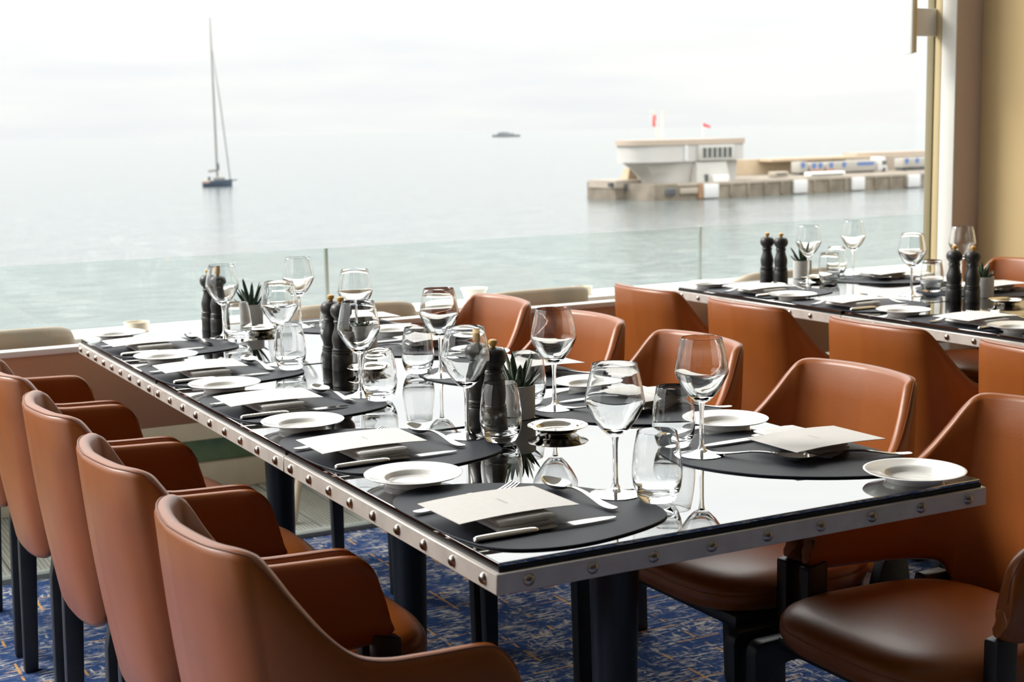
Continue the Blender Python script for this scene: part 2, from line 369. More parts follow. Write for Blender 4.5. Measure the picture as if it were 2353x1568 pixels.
# ------------------------------------------------------------------ dining tables
def rivet_line(parent, p0, p1, n, rot, m0, m1):
    for i in range(n):
        t = m0 + (1 - m0 - m1) * i / (n - 1)
        o = link('rivet', rv, parent, (p0[0] + (p1[0] - p0[0]) * t, p0[1] + (p1[1] - p0[1]) * t, p0[2])); o.rotation_euler = rot
def dining_table(x0, x1, y0, y1, label, front=False, h=0.75):
    W, L = x1 - x0, y1 - y0
    t = empty('dining_table', ((x0 + x1) / 2, (y0 + y1) / 2, 0)); tag(t, label, 'table', 'steel edged tables')
    a, b = W / 2, L / 2
    MB().box(-a + 0.008, a - 0.008, -b + 0.007, b - 0.007, h - 0.006, h).build('glass_top', TGLASS, t, bevel=0.0012, seg=1)
    MB().box(-a + 0.007, a - 0.007, -b + 0.006, b - 0.006, h - 0.024, h - 0.006).build('glass_base', TEDGE, t, smooth=0)
    f = MB()
    o_ = [(-a, -b), (a, -b), (a, b), (-a, b)]; i_ = [(-a + 0.02, -b + 0.02), (a - 0.02, -b + 0.02), (a - 0.02, b - 0.02), (-a + 0.02, b - 0.02)]
    z0, z1 = h - 0.043, h - 0.013
    vs = [(x, y, z) for z in (z0, z1) for x, y in o_] + [(x, y, z) for z in (z0, z1) for x, y in i_]
    fs = []
    for j in range(4):
        k = (j + 1) % 4
        fs += [(j, k, 4 + k, 4 + j), (8 + j, 12 + j, 12 + k, 8 + k), (4 + j, 4 + k, 12 + k, 12 + j), (j, 8 + j, 8 + k, k)]
    f.add(vs, fs).build('metal_band', STEEL, t, bevel=0.0015, seg=1)
    zr = h - 0.028
    rivet_line(t, (-a, b, zr), (-a, -b, zr), 9, (0, -PI / 2, 0), 0.045, 0.045)
    if front: rivet_line(t, (-a, -b, zr), (a, -b, zr), 9, (PI / 2, 0, 0), 0.055, 0.045)
    MB().lathe([(0.0, h - 0.03), (0.10, h - 0.03), (0.10, h - 0.04), (0.046, h - 0.055), (0.0455, h - 0.10), (0.034, 0.03), (0.0, 0.03)], 40).build('pedestal', PEDESTAL, t)
    MB().lathe([(0.0, 0.03), (0.20, 0.022), (0.215, 0.015), (0.215, 0.0), (0.0, 0.0)], 40).build('base_plate', PEDESTAL, t)
    return t
J = (0.0, 0.847, 1.771, 2.62)
names = ('near table section closest to camera', 'middle section of the near table', 'window-end section of the near table')
for i in range(3):
    dining_table(0.0, 0.90, J[i] + (0.002 if i else 0), J[i + 1] - 0.002, 'black glass table with riveted steel edge, ' + names[i], front=(i == 0))
J2 = (0.02, 0.90, 1.801, 2.70)
names2 = ('far table section cut by the frame', 'middle section of the far table on the right', 'window-end section of the far table on the right')
for i in range(3):
    dining_table(2.15, 3.05, J2[i] + 0.002, J2[i + 1] - 0.002, 'black glass table with riveted steel edge, ' + names2[i])

# ------------------------------------------------------------------ leather chairs
def shell_mesh(cols, th, name, material, per=5, belly=0.006):
    half = catmull(cols, per)
    full = half[:-1] + [(-c[0], c[1], c[2], -c[3], c[4], c[5]) for c in reversed(half)]
    n = len(full); rings = []
    def frame(i):
        T = Vector(full[i][:3]); B = Vector(full[i][3:])
        a = full[max(i - 1, 0)]; b = full[min(i + 1, n - 1)]
        tg = (Vector((b[0] + b[3], b[1] + b[4], 0)) - Vector((a[0] + a[3], a[1] + a[4], 0))).normalized()
        up = (T - B).normalized(); N = tg.cross(up).normalized()
        return T, B, tg, up, N
    c0 = Vector((0, -0.02, 0))
    def ring(i, scale=1.0, shift=0.0):
        T, B, tg, up, N = frame(i)
        mid = (T + B) / 2 - c0; mid.z = 0
        if N.dot(mid) < 0: N = -N
        H = (T - B).length; r = th / 2 * scale; pts = []
        nv = 7
        for j in range(nv):                                   # outer side, bottom to top
            v = 0.0 + j / (nv - 1); q = B + up * (r * 1.0 + (H - 2 * r) * v); pts.append(q + N * (r + belly * math.sin(PI * v)))
        for a in (0.25, 0.5, 0.75): pts.append(B + up * (H - r + r * math.sin(PI * a)) + N * (r * math.cos(PI * a)))
        for j in range(nv):
            v = 1 - j / (nv - 1); q = B + up * (r + (H - 2 * r) * v); pts.append(q + N * (-r + belly * math.sin(PI * v) * 0.6))
        for a in (0.25, 0.5, 0.75): pts.append(B + up * (r - r * math.sin(PI * a)) + N * (-r * math.cos(PI * a)))
        return [p + tg * shift for p in pts]
    h = th / 2
    rings += [ring(0, math.cos(a), -0.25 * h * math.sin(a)) for a in (1.35, 0.9, 0.45)]
    rings += [ring(i) for i in range(n)]
    rings += [ring(n - 1, math.cos(a), 0.25 * h * math.sin(a)) for a in (0.45, 0.9, 1.35)]
    me = MB().loft(rings).mesh(name, material, smooth=60)
    # seam line: follows the top edge on the inside
    seam = [Vector(full[i][:3]) + Vector((0, 0, -0.001)) for i in range(2, n - 2)]
    ss = []
    for i in range(2, n - 2):
        T, B, tg, up, N = frame(i); mid = (T + B) / 2 - c0; mid.z = 0
        if N.dot(mid) < 0: N = -N
        ss.append(T + N * h * 0.62 + up * (-h * 0.22))
    sm = MB().tube(ss, 0.0016, 5).mesh('seam', SEAM)
    return me, sm
CHAIR_COLS = [(.233,.143,.556,.236,.158,.512),(.233,.138,.590,.236,.154,.508),(.234,.128,.620,.237,.149,.503),(.234,.110,.641,.237,.138,.499),(.235,.082,.652,.238,.115,.494),(.237,.0,.655,.241,.03,.488),
    (.236,-.055,.658,.240,-.025,.485),(.230,-.095,.670,.236,-.065,.483),(.219,-.128,.700,.228,-.100,.481),(.203,-.160,.742,.215,-.125,.480),
    (.187,-.186,.782,.202,-.145,.476),(.175,-.203,.803,.190,-.158,.455),(.160,-.221,.810,.178,-.168,.405),(.120,-.240,.811,.148,-.182,.385),
    (.06,-.252,.812,.08,-.192,.379),(0,-.257,.812,0,-.195,.377)]
def seat_mesh(a, yf, yb, zt, name, material, n=48):
    yc = (yf + yb) / 2; b = (yf - yb) / 2
    def pt(th, s, z):
        c, q = math.cos(th), math.sin(th); ex = 2 / 3.4
        x = a * math.copysign(abs(c) ** ex, c); y = b * math.copysign(abs(q) ** ex, q)
        x *= 1.0 + 0.06 * (y / b)
        return (x * s, yc + y * s, z)
    prof = [(0.15, zt), (0.4, zt - 0.001), (0.6, zt - 0.003), (0.78, zt - 0.007), (0.88, zt - 0.013), (0.95, zt - 0.022), (0.985, zt - 0.034), (0.993, zt - 0.041), (0.987, zt - 0.043), (0.995, zt - 0.046),
            (0.99, zt - 0.060), (0.965, zt - 0.074), (0.90, zt - 0.080)]
    return MB().loft([[pt(2 * PI * j / n, s, z) for j in range(n)] for s, z in prof]).mesh(name, material, smooth=60)
def side_plate(outline, x, th):      # outline in (y, z), extruded along x
    m = MB(); n = len(outline)
    m.add([(x - th / 2, y, z) for y, z in outline] + [(x + th / 2, y, z) for y, z in outline],
          [tuple(range(n)), tuple(range(2 * n - 1, n - 1, -1))] + [(j, (j + 1) % n, n + (j + 1) % n, n + j) for j in range(n)])
    return m
def arc(cx, cy, r, a0, a1, n=5):
    return [(cx + r * math.cos(math.radians(a0 + (a1 - a0) * i / n)), cy + r * math.sin(math.radians(a0 + (a1 - a0) * i / n))) for i in range(n + 1)]
SEATZ = 0.478
def make_chair():
    t = empty('dining_chair'); tag(t, cat='chair')
    sh, sm = shell_mesh(CHAIR_COLS, 0.026, 'shell', LEATHER)
    s_ = link('shell', sh, t); link('seam', sm, s_)
    link('seat', seat_mesh(0.216, 0.300, -0.150, SEATZ, 'seat', LEATHER), t)
    fl = [(.247, 0.0), (.280, 0.0), (.288, .36)] + arc(.266, .362, .022, 0, 90, 3) + [(.19, .384)] + [(.178, .392), (.166, .41), (.166, .505), (.118, .515), (.120, .40), (.128, .36), (.145, .336)] + [(.18, .336)] + arc(.206, .298, .038, 90, 0, 5)
    for s in (-1, 1):
        side_plate(fl, s * 0.230, 0.030).build('front_leg', BLACKWOOD, t, bevel=0.004)
    rl = [(-.190, 0.0), (-.157, 0.0)] + arc(-.103, .310, .040, 180, 90, 5) + [(.14, .350), (.14, .385), (-.085, .39), (-.103, .458), (-.166, .458), (-.183, .36)]
    for s in (-1, 1):
        side_plate(rl, s * 0.205, 0.030).build('rear_leg', BLACKWOOD, t, bevel=0.004)
    MB().box(-.20, .20, -.16, .25, .372, .398).build('seat_frame', BLACKWOOD, t, bevel=0.006)
    return t
chair = make_chair()
ordl = ('nearest', 'second nearest', 'middle', 'second farthest', 'farthest')
LC = (0.225, 0.745, 1.262, 1.800, 2.335)
for y, o in zip(LC, ordl):
    place(chair, (-0.115, y, 0), -PI / 2, 'tan leather armchair, %s in the row left of the near table' % o, 'chair', 'chairs left of the near table')
RC = (0.165, 0.69, 1.268, 1.79, 2.315)
for y, o in zip(RC, ordl):
    place(chair, (1.015, y, 0), PI / 2, 'tan leather armchair, %s in the row right of the near table' % o, 'chair', 'chairs right of the near table')
L2 = (0.680, 1.225, 1.785, 2.320)
for y, o in zip(L2, ('cut by the frame,', 'second nearest', 'third from the camera', 'closest to the window,')):
    place(chair, (1.985, y, 0), -PI / 2, 'tan leather armchair, %s backing the camera at the far table' % o, 'chair', 'chairs left of the far table')
for y, o in zip((1.66, 2.20), ('with its seat seen under the far table', 'with its back against the beige wall')):
    place(chair, (3.19, y, 0), PI / 2, 'tan leather armchair right of the far table, %s' % o, 'chair', 'chairs right of the far table')

# ------------------------------------------------------------------ tableware prototypes
MAT_L = [(.004,.261),(.009,.364),(.055,.425),(.115,.437),(.184,.412),(.244,.374),(.297,.323),(.336,.253),(.353,.177),(.339,.094),(.287,.052),(.194,.024),(.12,.021),(.062,.04),(.027,.077),(.008,.154)]
MATX, MATY = 0.18, 0.215
m_out = catmull([(x - MATX, y - MATY) for x, y in MAT_L], 4, closed=True)
placemat = MB().prism(m_out, 0.0, 0.003).build('placemat', MATTE, bevel=0.0008, seg=1)
plate = MB().lathe([(0, .0035), (.038, .0035), (.0425, .0042), (.0452, .0070), (.0468, .0108), (.0485, .0122), (.054, .0130), (.076, .0168), (.0805, .0185), (.0820, .0180), (.0805, .0160), (.060, .0110), (.050, .0085), (.0465, .0035), (.046, 0.0), (.041, 0.0), (.040, .0018), (0, .0018)], 64).build('side_plate', CHINA)
glass = empty('wine_glass')
MB().lathe([(0, 0), (.036, 0), (.0405, .0006), (.0408, .0016), (.036, .0030), (.018, .0055), (.008, .010), (.0046, .018), (.0040, .035), (.0040, .070), (.0046, .085), (.0062, .0935)], 40).build('foot_and_stem', GLASS, glass)
bowl_o = [(.0062, .0935), (.014, .0975), (.0245, .108), (.0345, .122), (.0430, .1375), (.0465, .1460), (.0474, .1500), (.0468, .1545), (.0440, .171), (.0402, .190), (.0358, .2085)]
bowl_i = [(.0349, .2085), (.0392, .190), (.0430, .171), (.0457, .1545), (.0461, .1500), (.0450, .1465), (.0412, .1395), (.0325, .1255), (.0215, .1120), (.0110, .1035), (0, .1015)]
MB().lathe(bowl_o + [(.0354, .2092)] + bowl_i, 48).build('bowl', GLASS, glass)
tumbler = MB().lathe([(0, 0), (.024, 0), (.0275, .0015), (.0325, .010), (.0372, .024), (.0392, .040), (.0390, .054), (.0372, .074), (.0345, .092), (.0312, .1095), (.0307, .1102), (.0302, .1095), (.0334, .092), (.0360, .074), (.0377, .054), (.0378, .040), (.0355, .027), (.0295, .017), (.018, .0125), (0, .0115)], 48).build('water_tumbler', GLASS)
def strip(secs, nw=8):
    """secs: (s, half width, z, cup, thickness); closed thin body along +x"""
    rings = []
    for s, w, z, cup, th in secs:
        top = [(s, w * u, z - cup * (1 - u * u)) for u in [-1 + 2 * i / nw for i in range(nw + 1)]]
        bot = [(s, w * u * 0.97, z - cup * (1 - u * u) - th * (1 - 0.75 * u * u)) for u in [1 - 2 * i / nw for i in range(nw + 1)]]
        rings.append([(p[0], p[1], p[2]) for p in top + bot])
    return rings
handle = [(-.100, .003, .0050, 0, .002), (-.097, .0072, .0050, 0, .0026), (-.088, .0088, .0046, 0, .003), (-.070, .0082, .0050, 0, .003), (-.045, .0056, .0085, 0, .003), (-.015, .0040, .0135, 0, .0032), (.012, .0036, .0150, 0, .0034)]
spoon_secs = handle + [(.024, .0044, .0140, .0003, .003), (.034, .0095, .0130, .003, .0016), (.046, .0160, .0128, .0072, .0013), (.062, .0203, .0130, .0100, .0012), (.078, .0188, .0135, .0092, .0012), (.091, .0125, .0145, .005, .0012), (.098, .0058, .0155, .001, .0012), (.1005, .0015, .016, 0, .001)]
spoon = MB().loft(strip(catmull(spoon_secs, 3))).build('spoon', CUTLERY, smooth=50)
fork_m = MB().loft(strip(catmull(handle + [(.024, .0050, .0135, 0, .003), (.036, .0105, .0090, .0006, .0018), (.050, .0124, .0065, .0006, .0016)], 3)))
for i in range(4):
    yc = -0.0102 + 0.0068 * i
    fork_m.loft([[(s, yc - w, z), (s, yc + w, z), (s, yc + w, z - .0018), (s, yc - w, z - .0018)] for s, w, z in ((.048, .0023, .0064), (.060, .0021, .0068), (.074, .0018, .0095), (.088, .0015, .0145), (.098, .0009, .0190))])
fork = fork_m.build('fork', CUTLERY, smooth=50)
kn = [(-.118, .002, .0040, -.001, .003), (-.115, .0065, .0048, -.0030, .0078), (-.105, .0080, .0050, -.0040, .0090), (-.06, .0086, .0052, -.0042, .0094), (-.025, .0082, .0050, -.0038, .0086), (-.016, .0062, .0046, -.0024, .0058)]
bl = [(-.012, .0070, .0046, 0, .0022), (.02, .0098, .0042, 0, .0016), (.07, .0100, .0040, 0, .0013), (.100, .0080, .0038, 0, .0012), (.115, .0040, .0036, 0, .0010), (.119, .0010, .0036, 0, .0010)]
knife = empty('table_knife')
MB().loft(strip(catmull(kn, 3))).build('knife_handle', CUTLERY, knife, smooth=60)
MB().loft(strip([(-.018, .0055, .0050, 0, .0026)] + bl)).build('blade', CUTLERY, knife, smooth=60)
# folded napkin: long folded layers with a rolled fold at one side
def napkin_part(x0, x1, z0, hgt, y0, y1, seedv):
    rnd = random.Random(seedv); rings = []
    for i in range(9):
        t = i / 8; y = y0 + (y1 - y0) * t; sq = 1 - 0.18 * abs(2 * t - 1) ** 3
        pts = []
        n = 22
        for j in range(n):
            a = 2 * PI * j / n; ca, sa = math.cos(a), math.sin(a)
            px = (x0 + x1) / 2 + (x1 - x0) / 2 * math.copysign(abs(ca) ** 0.30, ca)
            pz = z0 + hgt / 2 + hgt / 2 * math.copysign(abs(sa) ** 0.8, sa) * sq * (1 + 0.10 * math.sin(9 * px / 0.06 + seedv))
            pts.append((px + 0.002 * rnd.uniform(-1, 1) * (i in (0, 8)), y + 0.0015 * math.sin(5 * px / 0.03 + seedv), max(z0, pz)))
        rings.append(pts)
    return MB().loft(rings)
napkin = empty('napkin')
napkin_part(-.049, .047, 0.0, .0078, -.070, .085, 1).build('fold', LINEN, napkin, smooth=70)
napkin_part(-.045, .050, .0074, .0066, -.066, .082, 2).build('fold', LINEN, napkin, smooth=70)
napkin_part(-.050, .044, .0134, .0062, -.071, .080, 3).build('fold', LINEN, napkin, smooth=70)
card = empty('menu_card')
cg = MB()
NX = 8
vs, fs = [], []
for i in range(NX + 1):
    for sy in (-1, 1):
        xx = -0.1 + 0.2 * i / NX; zz = 0.0025 - 0.0035 * (xx / 0.1) ** 2
        vs += [(xx, sy * 0.0685, zz), (xx, sy * 0.0685, zz - 0.0009)]
for i in range(NX):
    a, b = 4 * i, 4 * i + 4
    fs += [(a, a + 2, b + 2, b), (a + 1, b + 1, b + 3, a + 3), (a, b, b + 1, a + 1), (a + 2, a + 3, b + 3, b + 2)]
fs += [(0, 1, 3, 2), (4 * NX, 4 * NX + 2, 4 * NX + 3, 4 * NX + 1)]
cg.add(vs, fs).build('sheet', PAPER, card, smooth=0)
fc = bpy.data.curves.new('lettering', 'FONT'); fc.body = 'JAGUAR'; fc.size = 0.0075; fc.align_x = 'CENTER'; fc.align_y = 'CENTER'; fc.space_character = 1.25; fc.extrude = 0.0
fc.materials.append(INK)
fo = bpy.data.objects.new('lettering', fc); COL.objects.link(fo)
dg = bpy.context.evaluated_depsgraph_get(); fm = bpy.data.meshes.new_from_object(fo.evaluated_get(dg)); bpy.data.objects.remove(fo)
fm.materials.clear(); fm.materials.append(INK)
lt = link('lettering', fm, card, (0.006, 0.0, 0.0029), -PI / 2)
# mills
def mill():
    t = empty('pepper_mill')
    MB().lathe([(0, 0), (.0255, 0), (.0262, .002), (.0258, .022), (.0262, .0375), (.0250, .0392), (.0236, .0400), (.0250, .0420), (.0256, .0440), (.0248, .0462), (.0230, .0472), (.0244, .0490), (.0248, .0510), (.0238, .0532), (.0218, .0545),
                (.0226, .0600), (.0240, .0690), (.0246, .0760), (.0238, .0830), (.0212, .0925), (.0182, .1020), (.0166, .1100), (.0164, .1140), (.0176, .1165), (.0192, .1185), (.0194, .1205), (.0180, .1225), (0, .1228)], 36).build('body', MILL, t)
    MB().lathe([(0, .1222), (.0166, .1224), (.0172, .1250), (.0168, .1275), (.0200, .1305), (.0244, .1370), (.0262, .1440), (.0258, .1510), (.0230, .1580), (.0180, .1625), (.0100, .1648), (0, .1652)], 36).build('head', MILL, t)
    MB().lathe([(0, .1640), (.0050, .1640), (.0052, .1680), (.0085, .1715), (.0092, .1750), (.0080, .1785), (.0045, .1805), (0, .1808)], 20).build('knob', KNOB, t)
    return t
mill_p = mill()
# potted succulent
def leaf_mesh(L, w, curve):
    rings = []
    for i in range(7):
        t = i / 6; ww = w * (0.75 + 0.5 * t) * (1 - t) ** 0.55 if t < 1 else 0.0
        ww = max(ww, 0.0004); y = L * t; z = curve * t * t
        rings.append([(-ww, y, z + ww * 0.35), (0, y, z + ww * 0.05), (ww, y, z + ww * 0.35), (ww * 0.55, y, z - ww * 0.30), (0, y, z - ww * 0.42), (-ww * 0.55, y, z - ww * 0.30)])
    return MB().loft(rings).mesh('leaf', LEAF, smooth=50)
def succulent(seedv, tall):
    rnd = random.Random(seedv); t = empty('potted_succulent')
    MB().lathe([(0, 0), (.031, 0), (.0335, .002), (.0345, .010), (.0350, .066), (.0345, .068), (.0322, .068), (.0316, .066), (.0316, .058), (0, .058)], 40).build('pot', POT, t)
    MB().lathe([(.0312, .0572), (.02, .0600), (0, .0610)], 24).build('soil', SOIL, t)
    n = 15
    for i in range(n):
        inner = i / n
        L = tall * (0.62 + 0.55 * inner) * rnd.uniform(0.85, 1.15)
        o = link('leaf', leaf_mesh(L, 0.0100 * rnd.uniform(0.85, 1.15), 0.006 * rnd.uniform(0.3, 1.2)), t)
        az = i * 2.4 + rnd.uniform(-.2, .2); el = math.radians(28 + 52 * inner + rnd.uniform(-7, 7))
        r = 0.014 * (1 - 0.8 * inner)
        d = Vector((math.cos(az) * math.cos(el), math.sin(az) * math.cos(el), math.sin(el)))
        o.location = (math.cos(az) * r, math.sin(az) * r, .058)
        o.rotation_euler = d.to_track_quat('Y', 'Z').to_euler()
    return t
dish = MB().lathe([(0, .0045), (.030, .0045), (.0385, .0060), (.0425, .0105), (.0450, .0130), (.0555, .0150), (.0580, .0160), (.0585, .0152), (.0560, .0136), (.0440, .0108), (.0390, .0046), (.0260, .0030), (.0240, 0.0), (.0215, 0.0), (.0205, .0028), (0, .0030)], 56).build('silver_dish', SILVER)

# ------------------------------------------------------------------ laying the places
TZ = 0.75
def put(proto, edge, side, x, y, yc, z, ang, label, cat, group):
    if side > 0: loc = (edge + x, yc + y, z); rz = ang
    else: loc = (edge - x, yc - y, z); rz = ang + PI
    return place(proto, loc, rz, label, cat, group)
rj = random.Random(3)
def setting(edge, side, yc, where, tbl, spoon_rot=None):
    g = ' at the ' + tbl
    w = 'at the ' + where
    j = lambda s: rj.uniform(-s, s)
    put(placemat, edge, side, MATX, 0, yc, TZ, 0, 'dark pebble-shaped placemat ' + w, 'placemat', 'placemats' + g)
    z = TZ + 0.003
    put(plate, edge, side, .10 + j(.004), .266 + j(.004), yc, TZ, 0, 'white rimmed side plate ' + w, 'plate', 'side plates' + g)
    put(napkin, edge, side, .118 + j(.003) if side > 0 else .095, (-.020 if side > 0 else -.040) + j(.003), yc, z, j(.03), 'folded white napkin under the menu ' + w, 'napkin', 'napkins' + g)
    put(card, edge, side, (.112 if side > 0 else .100) + j(.003), (-.010 if side > 0 else .016) + j(.004), yc, z + .0228, j(.03), 'white menu card with faint lettering ' + w, 'menu', 'menu cards' + g)
    put(knife, edge, side, .137, -.109 + j(.002), yc, z, .012 + j(.012), 'silver table knife ' + w, 'knife', 'knives' + g)
    if side > 0:
        put(fork, edge, side, .108, .085 + j(.003), yc, z, .19 + j(.02), 'silver fork half under the menu ' + w, 'fork', 'forks' + g)
        put(spoon, edge, side, .272, .022 + j(.004), yc, z, PI / 2 + .05 + j(.04), 'silver spoon lying across the top ' + w, 'spoon', 'spoons' + g)
    else:
        put(fork, edge, side, .080, .100 + j(.003), yc, z, -.36 + j(.03), 'silver fork beside the menu ' + w, 'fork', 'forks' + g)
        put(spoon, edge, side, .226, .024 + j(.004), yc, z, 2.12 + j(.05), 'silver spoon lying askew ' + w, 'spoon', 'spoons' + g)
ordp = ('nearest', 'second nearest', 'middle', 'second farthest', 'farthest')
CL = (.215, .745, 1.267, 1.775, 2.290); CRr = (.322, .838, 1.350, 1.890, 2.425)
GL = ((.333, .229), (.333, .753), (.330, 1.272), (.333, 1.798), (.359, 2.363)); GR = ((.611, .386), (.608, .900), (.586, 1.400), (.609, 1.977), (.620, 2.450))
TL = ((.367, .162), (.369, .684), (.345, 1.202), (.326, 1.714), (.368, 2.262)); TR = ((.610, .471), (.592, .985), (.565, 1.482), (.575, 2.058), (.590, 2.545))
for i in range(5):
    setting(0.0, 1, CL[i], ordp[i] + ' left place of the near table', 'left side of the near table')
    setting(0.90, -1, CRr[i], ordp[i] + ' right place of the near table', 'right side of the near table')
    for sd, G, T in (('left', GL, TL), ('right', GR, TR)):
        mz = TZ + 0.003
        place(glass, (*G[i], mz), 0, 'empty stemmed wine glass at the %s %s place of the near table' % (ordp[i], sd), 'wine glass', 'wine glasses on the near table')
        place(tumbler, (*T[i], mz if (sd, i) != ('right', 0) else mz), 0, 'empty rounded water tumbler at the %s %s place of the near table' % (ordp[i], sd), 'tumbler', 'tumblers on the near table')
for yc, wh in ((2.358, 'window-end left'), (1.890, 'second left'), (1.363, 'third left'), (.919, 'nearest left')):
    setting(2.15, 1, yc, wh + ' place of the far table', 'left side of the far table')
for yc, wh in ((2.47, 'window-end right'), (1.94, 'second right')):
    setting(3.05, -1, yc, wh + ' place of the far table', 'right side of the far table')
for (x, y), wh in zip(((2.629, 2.535), (2.935, 2.64), (2.625, 1.995), (2.985, 2.127)), ('window-end left', 'window-end right', 'second left', 'second right')):
    place(glass, (x, y, TZ), 0, 'empty stemmed wine glass at the %s place of the far table' % wh, 'wine glass', 'wine glasses on the far table')
for (x, y), wh in zip(((2.673, 2.470), (2.870, 2.66), (2.745, 2.025)), ('window-end left', 'window-end right', 'second left')):
    place(tumbler, (x, y, TZ), 0, 'empty rounded water tumbler at the %s place of the far table' % wh, 'tumbler', 'tumblers on the far table')
for a, b, wh in (((.404, .842), (.403, .776), 'front cluster of the near table'), ((.434, 1.706), (.437, 1.648), 'middle cluster of the near table'), ((.386, 2.588), (.396, 2.530), 'window-end cluster of the near table'),
                 ((2.543, 2.668), (2.563, 2.612), 'window-end cluster of the far table'), ((2.622, 1.800), (2.647, 1.745), 'right-hand cluster of the far table')):
    place(mill_p, (*a, TZ), 0.3, 'black turned wooden mill, the rear one in the ' + wh, 'mill', 'black mills')
    place(mill_p, (*b, TZ), 0.0, 'black turned wooden mill, the front one in the ' + wh, 'mill', 'black mills')
for i, (p, tall, wh) in enumerate((((.508, .873), .078, 'front cluster of the near table'), ((.530, 1.735), .050, 'middle cluster of the near table'), ((.512, 2.578), .082, 'window-end cluster of the near table'),
                  ((2.700, 2.655), .072, 'window-end cluster of the far table'), ((2.768, 1.815), .052, 'right-hand cluster of the far table'))):
    s_ = succulent(11 + i, tall); s_.location = (*p, TZ)
    tag(s_, 'spiky green succulent in grey cement pot, ' + wh, 'plant', 'potted succulents')
for p, wh in (((.5, .700), 'front cluster of the near table'), ((.475, 1.560), 'middle cluster of the near table'), ((.490, 2.425), 'window-end cluster of the near table'), ((2.690, 2.560), 'window-end cluster of the far table'), ((2.690, 1.638), 'right-hand cluster of the far table')):
    place(dish, (*p, TZ), 0, 'round silver dish, ' + wh, 'dish', 'silver dishes')

# ------------------------------------------------------------------ terrace furniture
OUT_COLS = [(.225,.16,.60,.205,.17,.44),(.232,.10,.64,.215,.11,.435),(.235,.0,.665,.222,.0,.43),(.230,-.10,.69,.215,-.09,.43),(.212,-.18,.728,.198,-.16,.43),(.185,-.225,.748,.17,-.20,.43),(.12,-.25,.755,.11,-.225,.43),(0,-.262,.757,0,-.235,.43)]
oc = empty('terrace_chair')
osh, osm = shell_mesh(OUT_COLS, 0.03, 'shell', CREAM)
link('shell', osh, oc)
link('seat', seat_mesh(0.205, 0.22, -0.2, 0.455, 'seat', CREAM), oc)
for sx in (-1, 1):
    for sy in (-1, 1):
        MB().tube([(sx * .235, -.01 + sy * .235, 0), (sx * .16, sy * .16, .385)], [.011, .017], 12).build('leg', CREAMLEG, oc)
for xx, lb in ((-0.165, 'beyond the glass at the left frame edge'), (1.04, 'behind the near table with its back half hidden'), (1.72, 'between the two tables with a rounded back'), (2.86, 'behind the mills at the far table')):
    place(oc, (xx, 3.165, 0), -0.22 if abs(xx - 1.04) < 0.05 else 0.0, 'beige terrace chair outside the window, ' + lb, 'chair', 'terrace chairs')
tin = empty('ashtray')
MB().lathe([(0, 0), (.038, 0), (.044, .002), (.044, .030), (.0455, .032), (.0455, .035), (.041, .035), (.040, .030), (.040, .012), (0, .010)], 28).build('bowl', TIN, tin)
MB().lathe([(0, .018), (.012, .018), (.016, .024), (.0, .028)], 16).build('insert', TIN, tin)
for p, lb in (((.385, 3.50), 'left of the mills'), ((2.25, 3.53), 'behind the beige terrace chair')):
    place(tin, (*p, .640), 0, 'round pale tin ashtray on the terrace ledge, ' + lb, 'ashtray', 'ashtrays on the ledge')
bw = MB().lathe([(0, 0), (.030, 0), (.034, .004), (.050, .050), (.056, .056), (.056, .060), (.051, .060), (.046, .050), (.031, .008), (0, .007)], 32).build('white_bowl', BOWLW)
bw.location = (1.755, 3.545, .640); tag(bw, 'white flared bowl on the terrace ledge beside the terrace chair', 'bowl')

# ------------------------------------------------------------------ harbour pier, far across the water
CONC = mat('pier_concrete', (0.17, 0.145, 0.115), rough=0.9, noise=0.35, nscale=0.25)
CONCP = mat('pale_concrete', (0.33, 0.285, 0.235), rough=0.9, noise=0.10, nscale=0.2)
SANDW = mat('sand_wall', (0.46, 0.36, 0.25), rough=0.9, noise=0.08, nscale=0.2)
TOWER = mat('white_render', (0.44, 0.43, 0.41), rough=0.85, noise=0.04, nscale=0.3)
FASC = mat('roof_fascia', (0.38, 0.31, 0.25), rough=0.8)
DARKGL = mat('dark_window', (0.06, 0.075, 0.08), rough=0.2)
RUBBER = mat('dark_fender', (0.05, 0.06, 0.075), rough=0.8)
WFEND = mat('white_fender_panel', (0.55, 0.55, 0.55), rough=0.5)
TRAIL = mat('trailer_grey', (0.34, 0.325, 0.30), rough=0.6)
BLUE = mat('blue_print', (0.07, 0.15, 0.36), rough=0.6)
TRED = mat('trailer_red', (0.38, 0.20, 0.15), rough=0.6)
REDF = mat('red_cloth', (0.55, 0.06, 0.07), rough=0.8)
GREYP = mat('grey_pole', (0.62, 0.60, 0.52), rough=0.6)
PTH = math.radians(5)
def at_pier(name): return empty(name, (191.1, 266.9, -14.7), PTH)
pier = at_pier('pier'); pier['kind'] = 'structure'
MB().add([(-6.5,0,-1),(95,0,-1),(95,32,-1),(-8,32,-1),(-10.5,14,-1),(-11.2,2.5,-1),(-6.5,0,3.55),(95,0,3.55),(95,32,3.55),(-8,32,3.55),(-10.5,14,3.55),(-11.2,2.5,3.55)],
         [(5,4,3,2,1,0),(6,7,8,9,10,11),(0,1,7,6),(1,2,8,7),(2,3,9,8),(3,4,10,9),(4,5,11,10),(5,0,6,11)]).build('quay', CONC, pier, smooth=0)
MB().box(-6.5, 95, -0.25, 1.0, 3.1, 3.7).build('quay_edge', CONCP, pier, smooth=0)
MB().box(-13.2, -0.5, 14, 24, -1, 3.7).build('outer_block', CONC, pier, smooth=0)
MB().box(-13.4, -9.9, 13.8, 24, 2.6, 4.3).build('outer_cap', CONCP, pier, smooth=0)
MB().box(-10, 0, 13.8, 24, 3.6, 4.3).build('outer_top', CONCP, pier, smooth=0)
